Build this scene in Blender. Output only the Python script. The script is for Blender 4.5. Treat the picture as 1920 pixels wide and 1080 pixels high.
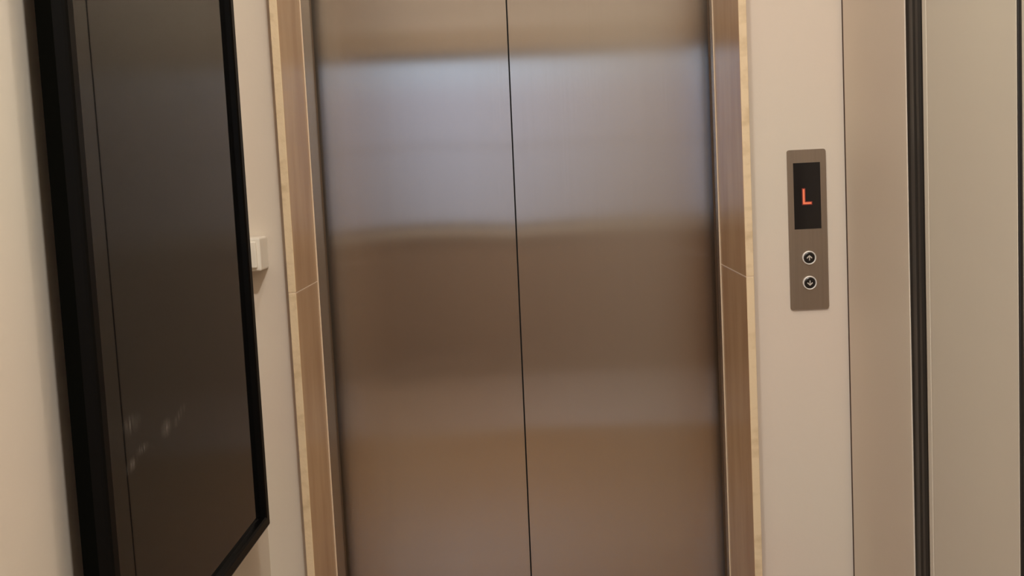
import bpy, bmesh, math
from mathutils import Vector, Matrix

for o in list(bpy.data.objects):
    bpy.data.objects.remove(o, do_unlink=True)
S = bpy.context.scene
C = S.collection
H = 1.40            # camera height above the floor; the lift wall is 1.86 m ahead

# ---------------------------------------------------------------- camera
F = 1850.0
PX, PY = 960.0, 462.0                     # principal point of the (cropped) photograph
dy = Vector((34, -152, F)).normalized()   # vanishing point of the depth direction
dn = Vector((1100, 22538, F)); dn = (dn - dn.dot(dy) * dy).normalized()
dx = dn.cross(dy).normalized()
right = Vector((dx[0], dy[0], -dn[0]))
up = -Vector((dx[1], dy[1], -dn[1]))
back = -Vector((dx[2], dy[2], -dn[2]))
cam = bpy.data.cameras.new('camera')
co = bpy.data.objects.new('camera', cam); C.objects.link(co)
cam.sensor_width = 36.0; cam.sensor_fit = 'HORIZONTAL'
cam.lens = F / 1920.0 * 36.0
cam.shift_y = -(540.0 - PY) / 1920.0
cam.clip_start = 0.02
m = Matrix((right, up, back)).transposed().to_4x4(); m.translation = (0, 0, H)
co.matrix_world = m
S.camera = co

# ---------------------------------------------------------------- world and light
S.view_settings.view_transform = 'Standard'
S.view_settings.look = 'None'
S.view_settings.gamma = 1.0
S.view_settings.use_curve_mapping = False
S.view_settings.exposure = 0.05

CEIL = 2.80
REAR = -2.24
XL, XR, YW = -0.543, 0.5865, 1.86         # left wall, right wall, lift wall
YD = 2.16                                 # front of the lift's steel leaves

w = bpy.data.worlds.new('world'); S.world = w; w.use_nodes = True
nt = w.node_tree; nt.nodes.clear()
out = nt.nodes.new('ShaderNodeOutputWorld'); bg = nt.nodes.new('ShaderNodeBackground')
tc = nt.nodes.new('ShaderNodeTexCoord'); sp = nt.nodes.new('ShaderNodeSeparateXYZ')
rp = nt.nodes.new('ShaderNodeValToRGB')
mr = nt.nodes.new('ShaderNodeMapRange')
mr.inputs['From Min'].default_value = -0.10; mr.inputs['From Max'].default_value = 0.30
nt.links.new(tc.outputs['Generated'], sp.inputs[0])
nt.links.new(sp.outputs['Z'], mr.inputs['Value'])
nt.links.new(mr.outputs[0], rp.inputs['Fac'])
nt.links.new(rp.outputs['Color'], bg.inputs['Color'])
nt.links.new(bg.outputs[0], out.inputs[0])
e = rp.color_ramp.elements
e[0].position = 0.0; e[0].color = (0.36, 0.38, 0.45, 1)
e[1].position = 1.0; e[1].color = (0.80, 1.12, 1.50, 1)
x2 = rp.color_ramp.elements.new(0.52); x2.color = (0.76, 1.00, 1.30, 1)
x = rp.color_ramp.elements.new(0.42); x.color = (0.60, 0.68, 0.90, 1)
bg.inputs['Strength'].default_value = 1.6

def lamp(name, loc, size, power, color, spread=180):
    l = bpy.data.lights.new(name, 'AREA'); l.shape = 'DISK'; l.size = size
    l.energy = power; l.color = color; l.spread = math.radians(spread)
    o = bpy.data.objects.new(name, l); C.objects.link(o); o.location = loc
    return o
WARM = (1.0, 0.96, 0.90)
LAMPS = [(-0.02, 1.00, 6.0), (0.24, 0.15, 28.0), (-1.0, -1.35, 28.0), (-1.75, 0.2, 8.0)]
for i, (lx, ly, lp) in enumerate(LAMPS):
    lamp('downlight_beam', (lx, ly, CEIL - 0.012), 0.11, lp, WARM)

# ---------------------------------------------------------------- helpers
def srgb(r, g, b):
    f = lambda c: (c / 255 / 12.92) if c / 255 <= 0.04045 else ((c / 255 + 0.055) / 1.055) ** 2.4
    return (f(r), f(g), f(b), 1)

def mat(name, col, rough=0.6, metal=0.0, spec=0.5, noise=None, bump=None, aniso=0.0, coat=0.0, ior=1.5):
    m = bpy.data.materials.new(name); m.use_nodes = True
    n = m.node_tree; b = n.nodes['Principled BSDF']
    b.inputs['Base Color'].default_value = col
    b.inputs['Roughness'].default_value = rough
    b.inputs['Metallic'].default_value = metal
    b.inputs['Specular IOR Level'].default_value = spec
    b.inputs['IOR'].default_value = ior
    b.inputs['Coat Weight'].default_value = coat
    b.inputs['Coat Roughness'].default_value = 0.05
    tcn = n.nodes.new('ShaderNodeTexCoord')
    if noise:       # (scale xyz, second colour, detail, lo, hi)
        sc, col2, det, lo, hi = noise
        mp = n.nodes.new('ShaderNodeMapping'); mp.inputs['Scale'].default_value = sc
        nz = n.nodes.new('ShaderNodeTexNoise'); nz.inputs['Scale'].default_value = 1.0; nz.inputs['Detail'].default_value = det
        r = n.nodes.new('ShaderNodeMapRange'); r.inputs['From Min'].default_value = lo; r.inputs['From Max'].default_value = hi
        mx = n.nodes.new('ShaderNodeMix'); mx.data_type = 'RGBA'
        mx.inputs['A'].default_value = col; mx.inputs['B'].default_value = col2
        n.links.new(tcn.outputs['Object'], mp.inputs['Vector']); n.links.new(mp.outputs[0], nz.inputs['Vector'])
        n.links.new(nz.outputs['Fac'], r.inputs['Value']); n.links.new(r.outputs[0], mx.inputs['Factor'])
        n.links.new(mx.outputs['Result'], b.inputs['Base Color'])
    if bump:        # (scale xyz, strength, distance)
        sc, st, di = bump
        mp = n.nodes.new('ShaderNodeMapping'); mp.inputs['Scale'].default_value = sc
        nz = n.nodes.new('ShaderNodeTexNoise'); nz.inputs['Scale'].default_value = 1.0; nz.inputs['Detail'].default_value = 3
        bp = n.nodes.new('ShaderNodeBump'); bp.inputs['Strength'].default_value = st; bp.inputs['Distance'].default_value = di
        n.links.new(tcn.outputs['Object'], mp.inputs['Vector']); n.links.new(mp.outputs[0], nz.inputs['Vector'])
        n.links.new(nz.outputs['Fac'], bp.inputs['Height']); n.links.new(bp.outputs[0], b.inputs['Normal'])
    if aniso:
        b.inputs['Anisotropic'].default_value = aniso
        t = n.nodes.new('ShaderNodeTangent'); t.direction_type = 'RADIAL'; t.axis = 'Z'
        n.links.new(t.outputs[0], b.inputs['Tangent'])
        b.inputs['Anisotropic Rotation'].default_value = ANISO_ROT
    return m

def emit(name, col, st):
    m = bpy.data.materials.new(name); m.use_nodes = True
    b = m.node_tree.nodes['Principled BSDF']
    b.inputs['Base Color'].default_value = (0.02, 0.02, 0.02, 1)
    b.inputs['Emission Color'].default_value = col; b.inputs['Emission Strength'].default_value = st
    return m

def link(name, bm, m, parent=None, smooth=False):
    me = bpy.data.meshes.new(name)
    bmesh.ops.recalc_face_normals(bm, faces=bm.faces)
    if smooth:
        for f in bm.faces: f.smooth = True
    bm.to_mesh(me); bm.free()
    for mm in (m if isinstance(m, (list, tuple)) else [m]): me.materials.append(mm)
    o = bpy.data.objects.new(name, me); C.objects.link(o)
    if parent: o.parent = parent; o.matrix_parent_inverse = parent.matrix_basis.inverted()
    return o

def empty(name, loc, label, cat, group=None):
    o = bpy.data.objects.new(name, None); C.objects.link(o); o.location = loc
    o.empty_display_size = 0.05
    o['label'] = label; o['category'] = cat
    if group: o['group'] = group
    return o

def tag(o, label, cat, group=None):
    o['label'] = label; o['category'] = cat
    if group: o['group'] = group
    return o

def struct(o, label=None):
    o['kind'] = 'structure'
    if label: o['label'] = label
    return o

def box(bm, x0, x1, y0, y1, z0, z1, bev=0.0, seg=2):
    g = bmesh.ops.create_cube(bm, size=1.0)
    vs = g['verts']
    for v in vs:
        v.co = Vector((x0 + (v.co.x + .5) * (x1 - x0), y0 + (v.co.y + .5) * (y1 - y0), z0 + (v.co.z + .5) * (z1 - z0)))
    if bev:
        es = list({e for v in vs for e in v.link_edges})
        bmesh.ops.bevel(bm, geom=es, offset=bev, segments=seg, affect='EDGES', profile=0.5)
    return bm

def B(*a, **k):
    return box(bmesh.new(), *a, **k)

def prism(bm, pts, y0, y1):
    """polygon of (x, z) points extruded from y0 to y1"""
    a = [bm.verts.new((p[0], y0, p[1])) for p in pts]
    b = [bm.verts.new((p[0], y1, p[1])) for p in pts]
    bm.faces.new(a); bm.faces.new(b[::-1])
    n = len(pts)
    for i in range(n):
        bm.faces.new((a[i], b[i], b[(i + 1) % n], a[(i + 1) % n]))
    return bm

def vprism(bm, pts, z0, z1):
    """polygon of (x, y) points extruded from z0 to z1"""
    a = [bm.verts.new((p[0], p[1], z0)) for p in pts]
    b = [bm.verts.new((p[0], p[1], z1)) for p in pts]
    bm.faces.new(a); bm.faces.new(b[::-1])
    n = len(pts)
    for i in range(n):
        bm.faces.new((a[i], b[i], b[(i + 1) % n], a[(i + 1) % n]))
    return bm

def rrect(x0, x1, z0, z1, r, n=5):
    p = []
    for cx, cz, a0 in ((x1 - r, z1 - r, 0), (x0 + r, z1 - r, 90), (x0 + r, z0 + r, 180), (x1 - r, z0 + r, 270)):
        for i in range(n + 1):
            a = math.radians(a0 + 90 * i / n)
            p.append((cx + r * math.cos(a), cz + r * math.sin(a)))
    return p

def lathe(bm, prof, cx, cz, n=40):
    """profile of (radius, y) turned about a y axis through (cx, cz)"""
    rings = []
    for r, y in prof:
        if r == 0: rings.append([bm.verts.new((cx, y, cz))])
        else: rings.append([bm.verts.new((cx + r * math.cos(2 * math.pi * i / n), y, cz + r * math.sin(2 * math.pi * i / n))) for i in range(n)])
    for a, b in zip(rings, rings[1:]):
        for i in range(n):
            j = (i + 1) % n
            if len(a) == 1: bm.faces.new((a[0], b[i], b[j]))
            elif len(b) == 1: bm.faces.new((a[i], a[j], b[0]))
            else: bm.faces.new((a[i], b[i], b[j], a[j]))
    return bm

ANISO_ROT = 0.0
# ---------------------------------------------------------------- materials
M = {}
M['wall'] = mat('beige_wall_paint', srgb(218, 202, 187), 0.75, bump=((70, 70, 70), 0.12, 0.002), noise=((1.3, 1.3, 1.3), srgb(215, 205, 189), 2, .35, .65))
M['ceiling'] = mat('white_ceiling_paint', srgb(232, 226, 214), 0.8)
M['floor'] = mat('brown_stone_floor', srgb(168, 137, 105), 0.25, noise=((5, 5, 5), srgb(150, 120, 90), 6, .35, .7))
M['panel'] = mat('greige_laminate', srgb(216, 208, 190), 0.5, spec=.15, noise=((1.5, 1.5, .8), srgb(210, 200, 185), 2, .35, .65))
M['casing'] = mat('beige_laminate', srgb(222, 210, 192), 0.5, noise=((2, 2, 1.2), srgb(222, 207, 190), 2, .35, .65))
M['black_rubber'] = mat('black_anodised_profile', srgb(40, 36, 32), 0.45)
M['black_gap'] = mat('dark_gap_filler', srgb(12, 10, 9), 0.8)
M['marble'] = mat('polished_beige_marble', srgb(214, 178, 138), 0.12, noise=((22, 14, 3.0), srgb(194, 154, 116), 6, .35, .65), spec=.5)
M['marble_edge'] = mat('sawn_marble_edge', srgb(228, 204, 168), 0.55, noise=((30, 20, 45), srgb(206, 180, 142), 6, .5, .75), bump=((120, 120, 120), .3, .002))
M['bead'] = mat('cream_sealant', srgb(238, 214, 184), 0.5)
M['steel'] = mat('brushed_stainless_steel', (0.53, 0.49, 0.46, 1), 0.15, 1.0, aniso=0.95,
                 noise=((420, 60, 2.5), (0.515, 0.475, 0.445, 1), 3, .3, .7))
M['steel_jamb'] = mat('satin_steel_jamb', (0.50, 0.45, 0.40, 1), 0.25, 1.0, aniso=0.6)
M['steel_plate'] = mat('matt_steel_faceplate', (0.37, 0.30, 0.235, 1), 0.42, 1.0, noise=((300, 60, 4), (0.34, 0.275, 0.215, 1), 3, .3, .7))
M['chrome'] = mat('polished_ring_metal', (0.80, 0.77, 0.72, 1), 0.5, 0.3)
M['black_plastic'] = mat('black_bezel_plastic', srgb(8, 7, 6), 0.36, spec=.08)
M['black_body'] = mat('black_housing_plastic', srgb(9, 9, 7), 0.9, spec=.0)
M['display'] = mat('smoked_display_window', srgb(24, 21, 20), 0.15)
M['button'] = mat('black_button_face', srgb(22, 18, 16), 0.3)
M['icon'] = mat('pale_arrow_print', srgb(205, 196, 184), 0.5)
M['cream'] = mat('cream_switch_plastic', srgb(236, 228, 214), 0.35)
M['led'] = emit('red_led', (0.80, 0.16, 0.06, 1), 1.0)
M['led_edge'] = emit('red_led_edge', (0.6, 0.015, 0.0, 1), 0.24)
M['lamp_glow'] = emit('lamp_diffuser', (1.0, 0.85, 0.68, 1), 6.0)
M['white_metal'] = mat('white_lamp_ring', srgb(235, 232, 225), 0.4)
M['window_frame'] = mat('grey_window_frame', srgb(120, 110, 100), 0.45)
M['pelmet'] = mat('brown_pelmet', srgb(176, 154, 128), 0.6)
M['floor_daylight'] = mat('painted_floor_daylight', srgb(190, 188, 196), 0.35)
M['seam'] = mat('dark_brown_seam', srgb(74, 54, 42), 0.8)
M['bounce_cut'] = mat('bounce_cut_dark', srgb(92, 72, 56), 0.2)
M['wall_darkener'] = mat('brown_wall_darkener', srgb(158, 134, 116), 0.6)
M['skirting'] = mat('brown_skirting', srgb(120, 92, 68), 0.4)

# brushed sheet steel: grain runs up and down, so reflections smear sideways only
st_ = M['steel']; n = st_.node_tree; pb = n.nodes['Principled BSDF']
gl = n.nodes.new('ShaderNodeBsdfAnisotropic'); gl.distribution = 'MULTI_GGX'
gl.inputs['Roughness'].default_value = 0.17; gl.inputs['Anisotropy'].default_value = -0.80
tn = [q for q in n.nodes if q.type == 'TANGENT'][0]
n.links.new(tn.outputs[0], gl.inputs['Tangent'])
n.links.new(pb.inputs['Base Color'].links[0].from_socket, gl.inputs['Color'])
n.links.new(gl.outputs[0], [q for q in n.nodes if q.type == 'OUTPUT_MATERIAL'][0].inputs['Surface'])
n.nodes.remove(pb)

# screen glass: black, glossy, with a few greasy wipe marks
g = mat('black_screen_glass', (0.004, 0.004, 0.004, 1), 0.02, ior=1.6)
n = g.node_tree; b = n.nodes['Principled BSDF']; tcn = [q for q in n.nodes if q.type == 'TEX_COORD'][0]
def blob(center, scale, rot=0.0):
    mp = n.nodes.new('ShaderNodeMapping'); mp.vector_type = 'TEXTURE'
    mp.inputs['Location'].default_value = center; mp.inputs['Scale'].default_value = scale; mp.inputs['Rotation'].default_value = (rot, 0, 0)
    gr = n.nodes.new('ShaderNodeTexGradient'); gr.gradient_type = 'SPHERICAL'
    n.links.new(tcn.outputs['Object'], mp.inputs['Vector']); n.links.new(mp.outputs[0], gr.inputs['Vector'])
    return gr.outputs['Fac']
def mth(op, a, c):
    q = n.nodes.new('ShaderNodeMath'); q.operation = op
    for i, v in enumerate((a, c)):
        if isinstance(v, (int, float)): q.inputs[i].default_value = v
        else: n.links.new(v, q.inputs[i])
    return q.outputs[0]
SMUDGE = [((-.49, 1.305, H - .314), (.2, .030, .010), math.radians(20)), ((-.49, 1.255, H - .318), (.2, .022, .014), 0),
          ((-.49, 1.174, H - .322), (.2, .022, .008), 0), ((-.49, 1.140, H - .332), (.2, .022, .010), math.radians(10)),
          ((-.49, 1.150, H - .285), (.2, .030, .014), 0)]
tot = None
for c_, s_, r_ in SMUDGE:
    f_ = blob(c_, s_, r_)
    tot = f_ if tot is None else mth('ADD', tot, f_)
mp = n.nodes.new('ShaderNodeMapping'); mp.inputs['Scale'].default_value = (1, 260, 30); mp.inputs['Rotation'].default_value = (math.radians(40), 0, 0)
nz = n.nodes.new('ShaderNodeTexNoise'); nz.inputs['Scale'].default_value = 1.0
n.links.new(tcn.outputs['Object'], mp.inputs['Vector']); n.links.new(mp.outputs[0], nz.inputs['Vector'])
st = n.nodes.new('ShaderNodeMapRange'); st.inputs['From Min'].default_value = .36; st.inputs['From Max'].default_value = .66
n.links.new(nz.outputs['Fac'], st.inputs['Value'])
mask = mth('MULTIPLY', tot, st.outputs[0])
mx = n.nodes.new('ShaderNodeMix'); mx.data_type = 'RGBA'
mx.inputs['A'].default_value = (0.004, 0.004, 0.004, 1); mx.inputs['B'].default_value = (0.12, 0.11, 0.10, 1)
n.links.new(mask, mx.inputs['Factor']); n.links.new(mx.outputs['Result'], b.inputs['Base Color'])
M['screen'] = g

# ---------------------------------------------------------------- the room
XO = -2.7                                   # far side of the lobby, round the corner to the left
struct(link('floor', B(XO - .1, XR + .15, REAR - .15, 2.6, -0.12, 0.0), M['floor']))
struct(link('floor_daylight_patch', B(-.10, XR - .02, REAR + .022, -.85, .0005, .006, .002), M['floor_daylight']))  # added pale slab; its colour imitates window daylight on the floor
struct(link('bounce_cut_strip', B(XL + .002, XR - .002, 1.22, YW - .002, .0005, .004, .0015), M['bounce_cut']))  # unseen dark strip, added to cut floor bounce onto the lift wall
struct(link('ceiling', B(XO - .1, XR + .15, REAR - .15, 2.6, CEIL, CEIL + 0.12), M['ceiling']))
# the lift wall, with the opening for the lift
OL, OR_, OT = -0.4647, 0.4058, 2.13         # outside of the marble
bm = bmesh.new()
box(bm, XO, OL, YW, 2.06, 0, CEIL); box(bm, OR_, XR + .12, YW, 2.06, 0, CEIL); box(bm, OL, OR_, YW, 2.06, OT, CEIL)
box(bm, XO, XR + .12, 2.35, 2.45, 0, CEIL); box(bm, XO, OL - .25, 2.06, 2.35, 0, CEIL); box(bm, OR_ + .17, XR + .12, 2.06, 2.35, 0, CEIL)
struct(link('wall_back', bm, M['wall']))
struct(link('wall_left', B(XL - .14, XL, 0.90, YW, 0, CEIL), M['wall']))
struct(link('wall_side', B(XO - .12, XO, REAR, YW, 0, CEIL), M['wall']))
# the wall behind the camera, with its window
WX0, WX1, WZ0, WZ1 = -1.60, 0.14, 0.965, 2.16
bm = bmesh.new()
box(bm, XO, XR, REAR - .14, REAR, 0, WZ0); box(bm, XO, XR, REAR - .14, REAR, WZ1, CEIL)
box(bm, XO, WX0, REAR - .14, REAR, WZ0, WZ1); box(bm, WX1, XR, REAR - .14, REAR, WZ0, WZ1)
struct(link('wall_rear', bm, M['wall']))
bm = bmesh.new()
for x0, x1 in ((WX0, WX0 + .05), (WX1 - .05, WX1)):
    box(bm, x0, x1, REAR - .10, REAR - .04, WZ0, WZ1, .004)
for z0, z1 in ((WZ0, WZ0 + .05), (WZ1 - .04, WZ1)):
    box(bm, WX0 + .05, WX1 - .05, REAR - .10, REAR - .04, z0, z1, .004)
box(bm, WX0 + .05, WX1 - .05, REAR - .09, REAR - .05, 1.530, 1.538, .003)
wf = struct(link('window_1', bm, M['window_frame']))
bm_sill = B(WX0 - .03, WX1 + .03, REAR - .13, REAR + .06, WZ0 - .03, WZ0 - .001, .004)
pm = bpy.data.materials.new('window_glass'); pm.use_nodes = True
pn = pm.node_tree; pn.nodes.clear()
po = pn.nodes.new('ShaderNodeOutputMaterial'); pt = pn.nodes.new('ShaderNodeBsdfTransparent'); pg = pn.nodes.new('ShaderNodeBsdfGlossy')
pf = pn.nodes.new('ShaderNodeFresnel'); pf.inputs['IOR'].default_value = 1.45; px_ = pn.nodes.new('ShaderNodeMixShader'); pg.inputs['Roughness'].default_value = 0.01
pn.links.new(pf.outputs[0], px_.inputs[0]); pn.links.new(pt.outputs[0], px_.inputs[1]); pn.links.new(pg.outputs[0], px_.inputs[2]); pn.links.new(px_.outputs[0], po.inputs[0])
for z0, z1 in ((WZ0 + .048, 1.531), (1.537, WZ1 - .038)):
    link('pane', B(WX0 + .048, WX1 - .048, REAR - .072, REAR - .068, z0, z1), pm, wf)
link('window_sill', bm_sill, M['cream'], wf)
struct(link('trim_3', B(WX0 - .1, WX1 + .05, REAR + .001, REAR + .07, WZ1 + .0, WZ1 + .15, .004), M['pelmet']))

struct(link('trim_5', B(XO, XR - .001, REAR, REAR + .02, .001, WZ0 - .032, .002), M['wall_darkener']))  # brown facing added to keep the wall under the window dark despite the lamp

# ------------------------------------------------ right wall: wall strip, black profile, door, black profile
Y1, Y2, Y3, Y4 = 1.554, 1.4869, 1.2045, 1.1927
bm = bmesh.new()
# strip beside the lift wall (its near edge leans a little, as the photo shows)
t = .055
a = [(XR, YW - .008, 0), (XR + t, YW - .008, 0), (XR + t, Y1 - .003, 0), (XR, Y1 - .0065, 0)]
b_ = [(XR, YW - .008, CEIL), (XR + t, YW - .008, CEIL), (XR + t, Y1 + .001, CEIL), (XR, Y1 + .0065, CEIL)]
va = [bm.verts.new(p) for p in a]; vb = [bm.verts.new(p) for p in b_]
bm.faces.new(va); bm.faces.new(vb[::-1])
for i in range(4): bm.faces.new((va[i], vb[i], vb[(i + 1) % 4], va[(i + 1) % 4]))
bmesh.ops.bevel(bm, geom=[e for e in bm.edges if abs(e.verts[0].co.z - e.verts[1].co.z) > 1], offset=.0006, segments=1, affect='EDGES')
struct(link('trim_1', bm, M['casing']), 'beige flat casing panel between the lift wall and the black ribbed profile')
struct(link('trim_7', B(XR + .0002, XR + .03, YW - .0078, YW - .0004, .001, CEIL - .001), M['seam']), 'thin dark seam in the corner beside the lift wall')
# wall carrying everything on the right
bm = bmesh.new()
box(bm, XR + t, XR + .15, REAR, YW, 0, CEIL)
box(bm, XR, XR + t, REAR, Y4 - .0, 0, CEIL, .0015)
struct(link('wall_right', bm, M['panel']))
# black ribbed profile
pts = [(XR + t, Y1 - .0005)]
ribs = [(0.0, .0015), (.10, .0035), (.22, .0035), (.27, .0015), (.42, .001), (.47, .0035), (.52, .0035), (.57, .001), (.70, .0012), (.76, .0045), (.90, .006), (.95, .006), (1.0, .004)]
for u, d in ribs: pts.append((XR + d, Y1 + (Y2 - Y1) * u - .0005))
pts.append((XR + t, Y2 + .0005))
bm = vprism(bmesh.new(), pts, 0.001, CEIL - .001)
struct(link('trim_2', bm, M['black_rubber']), 'black ribbed vertical profile beside the pale door')
# pale door leaf with a lipped edge
pts = [(XR + t - .001, Y2), (XR + .0002, Y2), (XR + .0, Y2 - .001), (XR + .0, Y2 - .0135), (XR + .0006, Y2 - .0140), (XR + .0006, Y2 - .0160), (XR + .0002, Y2 - .0165),
       (XR + .0, Y2 - .022), (XR + .0, Y3 + .0006), (XR + .0008, Y3), (XR + t - .001, Y3)]
bm = vprism(bmesh.new(), pts, 0.008, CEIL - .01)
d1 = struct(link('door_1', bm, M['panel']), 'pale greige flush door leaf between two black vertical gaps')
bm = vprism(bmesh.new(), [(XR + t, Y3), (XR + .0004, Y3), (XR + .0004, Y3 - .003), (XR + .0022, Y3 - .0035), (XR + .0022, Y3 - .007), (XR + .0006, Y3 - .0075), (XR + .0006, Y4), (XR + t, Y4)], 0.001, CEIL - .001)
struct(link('trim_4', bm, M['black_rubber']), 'thin black gasket at the photo edge, beyond the pale door')

# ------------------------------------------------ marble surround
sur = empty('marble_surround', (0, 1.83, 0), 'polished brown marble lining around the steel lift doorway, pale sawn front edges', 'door surround')
YM = 1.83
def jamb(side, z0, z1):
    if side < 0: x0, x1, yb = OL, -0.4496, 2.015
    else: x0, x1, yb = 0.391, OR_, 2.072
    bm = B(x0, x1, YM, yb, z0, z1, .0012, 2)
    o = link('jamb_slab', bm, [M['marble'], M['marble_edge']], sur)
    for p in o.data.polygons:
        if p.normal.y < -.9: p.material_index = 1
    return o
for s, j in ((-1, H - .217), (1, H - .226)):
    jamb(s, 0.001, j - .0006); jamb(s, j + .0006, OT - .0156)
bm = B(OL, OR_, YM, 2.04, OT - .015, OT - .0003, .0012)
o = link('head_slab', bm, [M['marble'], M['marble_edge']], sur)
for p in o.data.polygons:
    if p.normal.y < -.9: p.material_index = 1
for i in range(2):
    z = (H - .217, H - .226)[i]; x0, x1 = ((OL + .001, -.4494), (.3908, OR_ - .001))[i]; y1 = (2.014, 2.071)[i]
    link('slab_joint', B(x0, x1, YM + .0004, y1, z - .0007, z + .0007), M['bead'], sur)
bm = bmesh.new()
box(bm, -.4500, -.4475, 2.0152, 2.0195, .001, OT - .017, .001)
link('sealant_bead', bm, M['bead'], sur)
bm = bmesh.new(); box(bm, .3890, .3914, 2.0725, 2.0765, .001, OT - .017, .001)
link('sealant_bead', bm, M['bead'], sur)

# ------------------------------------------------ steel door frame
fr = empty('elevator_door_frame', (0, 2.1, 0), 'slim satin steel frame set inside the marble, around the lift doors', 'door frame')
link('jamb', vprism(bmesh.new(), [(-.4515, 2.0155), (-.451, 2.118), (-.4485, 2.122), (-.452, 2.126), (-.49, 2.126), (-.49, 2.061), (-.4655, 2.061), (-.4655, 2.0155)], .001, OT - .02), M['steel_jamb'], fr)
link('jamb', vprism(bmesh.new(), [(.3925, 2.0725), (.391, 2.118), (.388, 2.122), (.391, 2.126), (.43, 2.126), (.43, 2.061), (.4068, 2.061), (.4068, 2.0725)], .001, OT - .02), M['steel_jamb'], fr)
link('header', B(-.448, .388, 2.045, 2.126, OT - .05, OT - .016, .001), M['steel_jamb'], fr)

# ------------------------------------------------ the lift doors
ed = empty('elevator_door', (-.03, YD, 0), 'two-leaf brushed stainless steel lift door, closed, inside the marble surround', 'elevator door')
def bow(xx, zz, side):
    """the sheet is very slightly dished, as pressed door skins are"""
    zc = zz - H
    if side < 0: u, A = (xx + .475) / .44, -.0008
    else: u, A = (xx + .035) / .45, -.0004
    d = A * math.sin(math.pi * u) * math.sin(4.8 * (zc + .12))
    return d + 0.0005 * math.sin((xx + .46) * 7.4 + 0.3) * math.cos(zc * 2.1 + .25)
def gapx(zz):
    return -.0377 + .0062 * ((zz - H) + .265) / 1.27 * 1.0
def leaf(side):
    bm = bmesh.new()
    nx, nz = 40, 90
    z0, z1 = .012, OT - .006
    rows = []
    for k in range(nz + 1):
        zz = z0 + (z1 - z0) * k / nz
        g_ = gapx(zz)
        a, c = (-.475, g_ - .0016) if side < 0 else (g_ + .0016, .415)
        row = []
        for i in range(nx + 1):
            xx = a + (c - a) * i / nx
            row.append(bm.verts.new((xx, YD + bow(xx, zz, side), zz)))
        rows.append(row)
    for k in range(nz):
        for i in range(nx):
            f = bm.faces.new((rows[k][i], rows[k][i + 1], rows[k + 1][i + 1], rows[k + 1][i])); f.smooth = True
    for e_ in bm.edges:
        if e_.is_boundary: e_.smooth = False
    # returns and back of the folded sheet
    front = [e for e in bm.edges if e.is_boundary]
    r = bmesh.ops.extrude_edge_only(bm, edges=front)
    nv = [v for v in r['geom'] if isinstance(v, bmesh.types.BMVert)]
    for v in nv: v.co.y = YD + .028
    me = bpy.data.meshes.new('door_leaf')
    bm.to_mesh(me); bm.free(); me.materials.append(M['steel'])
    o = bpy.data.objects.new('door_leaf', me); C.objects.link(o); o.parent = ed; o.matrix_parent_inverse = ed.matrix_basis.inverted()
    return o
leaf(-1); leaf(1)
# rubber strip deep in the meeting joint and dark edge
bm = prism(bmesh.new(), [(gapx(.012) - .0014, .012), (gapx(.012) + .0014, .012), (gapx(OT) + .0014, OT - .006), (gapx(OT) - .0014, OT - .006)], YD + .008, YD + .026)
link('meeting_seal', bm, M['black_gap'], ed)
link('sill', B(-.452, .392, 2.05, 2.34, .0005, .009, .001), M['steel_jamb'], ed)

# ------------------------------------------------ call panel
YP = 1.856
cp = empty('call_panel', (.515, YP, H - .146), 'steel lift call panel with red L display and two round arrow buttons', 'call panel')
bm = prism(bmesh.new(), rrect(.4790, .5508, H - .2960, H + .0045, .0045), YP, YW - .0002)
bmesh.ops.bevel(bm, geom=[e for e in bm.edges if abs(e.verts[0].co.y - YP) < 1e-6 and abs(e.verts[1].co.y - YP) < 1e-6], offset=.0008, segments=2, affect='EDGES')
link('faceplate', bm, M['steel_plate'], cp)
bm = B(.4897, .5397, YP - .0005, YP + .001, H - .1440, H - .0200, .0002)
dp = link('display', bm, M['display'], cp)
YL = YP - .0006
s = .0017
bm = prism(bmesh.new(), [(.5063, H - .0690), (.5063 + .0033, H - .0690), (.5063 + .0033, H - .0939), (.5220, H - .0939), (.5220, H - .0972), (.5063, H - .0972)], YL - .0005, YL)
link('letter', bm, M['led'], dp)['label'] = 'glowing orange-red capital letter L'
bm = prism(bmesh.new(), [(.5063 - s, H - .0690 + s), (.5063 + .0033 + s, H - .0690 + s), (.5063 + .0033 + s, H - .0939 + s), (.5220 + s, H - .0939 + s), (.5220 + s, H - .0972 - s), (.5063 - s, H - .0972 - s)], YL - .0002, YL + .0001)
link('letter_rim', bm, M['led_edge'], dp)
for zc, up_ in ((H - .1983, 1), (H - .2457, -1)):
    cx = .5151
    bt = link('button', lathe(bmesh.new(), [(0, YP - .0032), (.0088, YP - .0032), (.0100, YP - .0026), (.0104, YP + .001), (0, YP + .001)], cx, zc), M['button'], cp)
    bt['label'] = 'black call button with an %s arrow' % ('up' if up_ > 0 else 'down')
    r = link('ring', lathe(bmesh.new(), [(.0106, YP + .001), (.0106, YP - .0030), (.0114, YP - .0038), (.0124, YP - .0036), (.0131, YP - .0022), (.0131, YP + .001)], cx, zc), M['chrome'], bt, smooth=True)
    ya, yb = YP - .0036, YP - .0030
    u = up_
    bm = prism(bmesh.new(), [(cx - .0008, zc - .0048 * u), (cx + .0008, zc - .0048 * u), (cx + .0008, zc + .0030 * u), (cx - .0008, zc + .0030 * u)][::u], ya, yb)
    for sx in (-1, 1):
        prism(bm, [(cx, zc + .0052 * u), (cx, zc + .0026 * u), (cx + sx * .0044, zc - .0014 * u), (cx + sx * .0052, zc + .0004 * u)], ya, yb)
    link('arrow', bm, M['icon'], bt)

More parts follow.
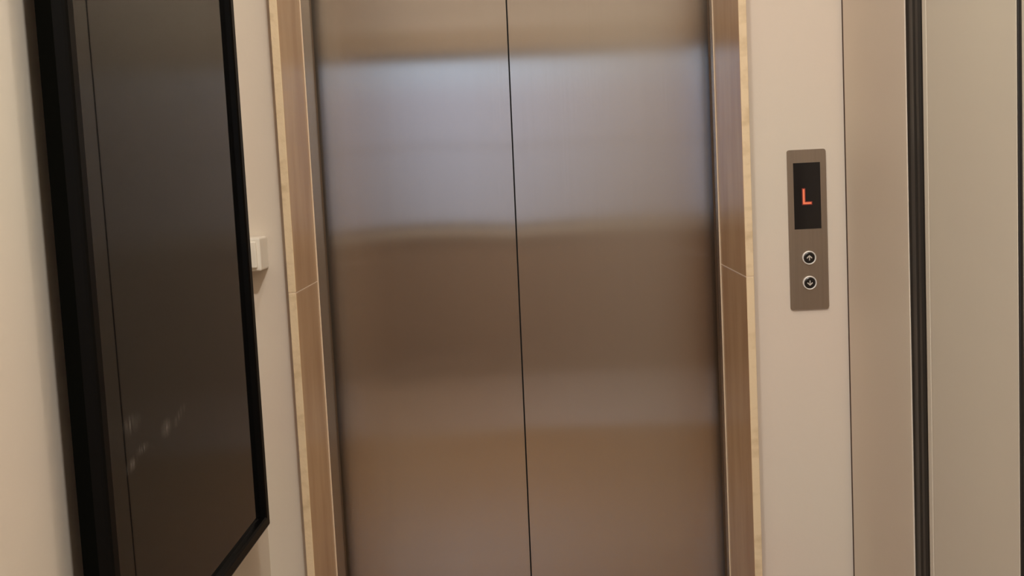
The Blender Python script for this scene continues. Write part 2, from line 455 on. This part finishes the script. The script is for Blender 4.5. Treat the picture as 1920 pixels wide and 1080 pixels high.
# ------------------------------------------------ wall screen on the left wall
XF, XG, XB = -.480, -.4900, -.5136
YN, YF, ZB, ZT = 1.0464, 1.6630, H - .600, H + .520
tv = empty('wall_screen', (XL, (YN + YF) / 2, (ZB + ZT) / 2), 'black-framed glossy dark upright screen hung on the left wall', 'screen')
bm = bmesh.new()
prof = [(.0, XB + .004), (.0, XF - .0045), (.0013, XF - .0015), (.0045, XF), (.0175, XF - .0002), (.021, XF - .0022), (.0225, XG - .0008)]
rings = []
for u, xx in prof:
    rings.append([bm.verts.new((xx, yy, zz)) for yy, zz in ((YN + u, ZB + u), (YF - u, ZB + u), (YF - u, ZT - u), (YN + u, ZT - u))])
for a, c in zip(rings, rings[1:]):
    for i in range(4): bm.faces.new((a[i], a[(i + 1) % 4], c[(i + 1) % 4], c[i]))
# close the back of the bezel
bk = [bm.verts.new((XB + .004, yy, zz)) for yy, zz in ((YN + .022, ZB + .022), (YF - .022, ZB + .022), (YF - .022, ZT - .022), (YN + .022, ZT - .022))]
for i in range(4):
    bm.faces.new((rings[0][(i + 1) % 4], rings[0][i], bk[i], bk[(i + 1) % 4]))
    bm.faces.new((rings[-1][i], rings[-1][(i + 1) % 4], bk[(i + 1) % 4], bk[i]))
link('bezel', bm, M['black_plastic'], tv)
link('glass', B(XG - .004, XG, YN + .0218, YF - .0218, ZB + .0218, ZT - .0218), M['screen'], tv)
link('housing', B(XB, XG - .0045, YN - .0002, YF - .001, ZB + .001, ZT - .001, .0015), M['black_body'], tv)
link('bracket', B(XL + .0002, XB, 1.33, 1.38, H - .20, H + .12, .002), M['black_body'], tv)

# ------------------------------------------------ cream box beside the screen
sb = empty('switch_box', (-.548, YW, H - .139), 'cream plastic switch box on the wall just right of the black screen', 'switch')
link('housing', B(-.591 + .03, -.5052, 1.806, YW - .0003, H - .1705, H - .1090, .0035, 3), M['cream'], sb)
link('rocker', B(-.556, -.5115, 1.8000, 1.8075, H - .1640, H - .1155, .002, 2), M['cream'], sb)

# ------------------------------------------------ ceiling lamps (outside the photo, they light it)
where = ['nearest the lift', 'between the side walls, farther from the lift', 'nearest the window', 'round the corner to the left']
for (lx, ly, lp), wh in zip(LAMPS, where):
    dl = empty('ceiling_light', (lx, ly, CEIL), 'small round white recessed downlight ' + wh, 'ceiling light', 'recessed downlights')
    def zl(prof):
        bm = bmesh.new(); n_ = 32; rs = []
        for r_, z_ in prof:
            rs.append([bm.verts.new((lx + r_ * math.cos(2 * math.pi * i / n_), ly + r_ * math.sin(2 * math.pi * i / n_), z_)) for i in range(n_)])
        for a, c in zip(rs, rs[1:]):
            for i in range(n_): bm.faces.new((a[i], a[(i + 1) % n_], c[(i + 1) % n_], c[i]))
        bm.faces.new(rs[-1]); return bm
    link('trim_ring', zl([(.078, CEIL - .0003), (.078, CEIL - .008), (.060, CEIL - .008), (.060, CEIL - .001), (.059, CEIL - .001)]), M['white_metal'], dl)
    link('diffuser', zl([(.0585, CEIL - .0006), (.0585, CEIL - .004)]), M['lamp_glow'], dl)
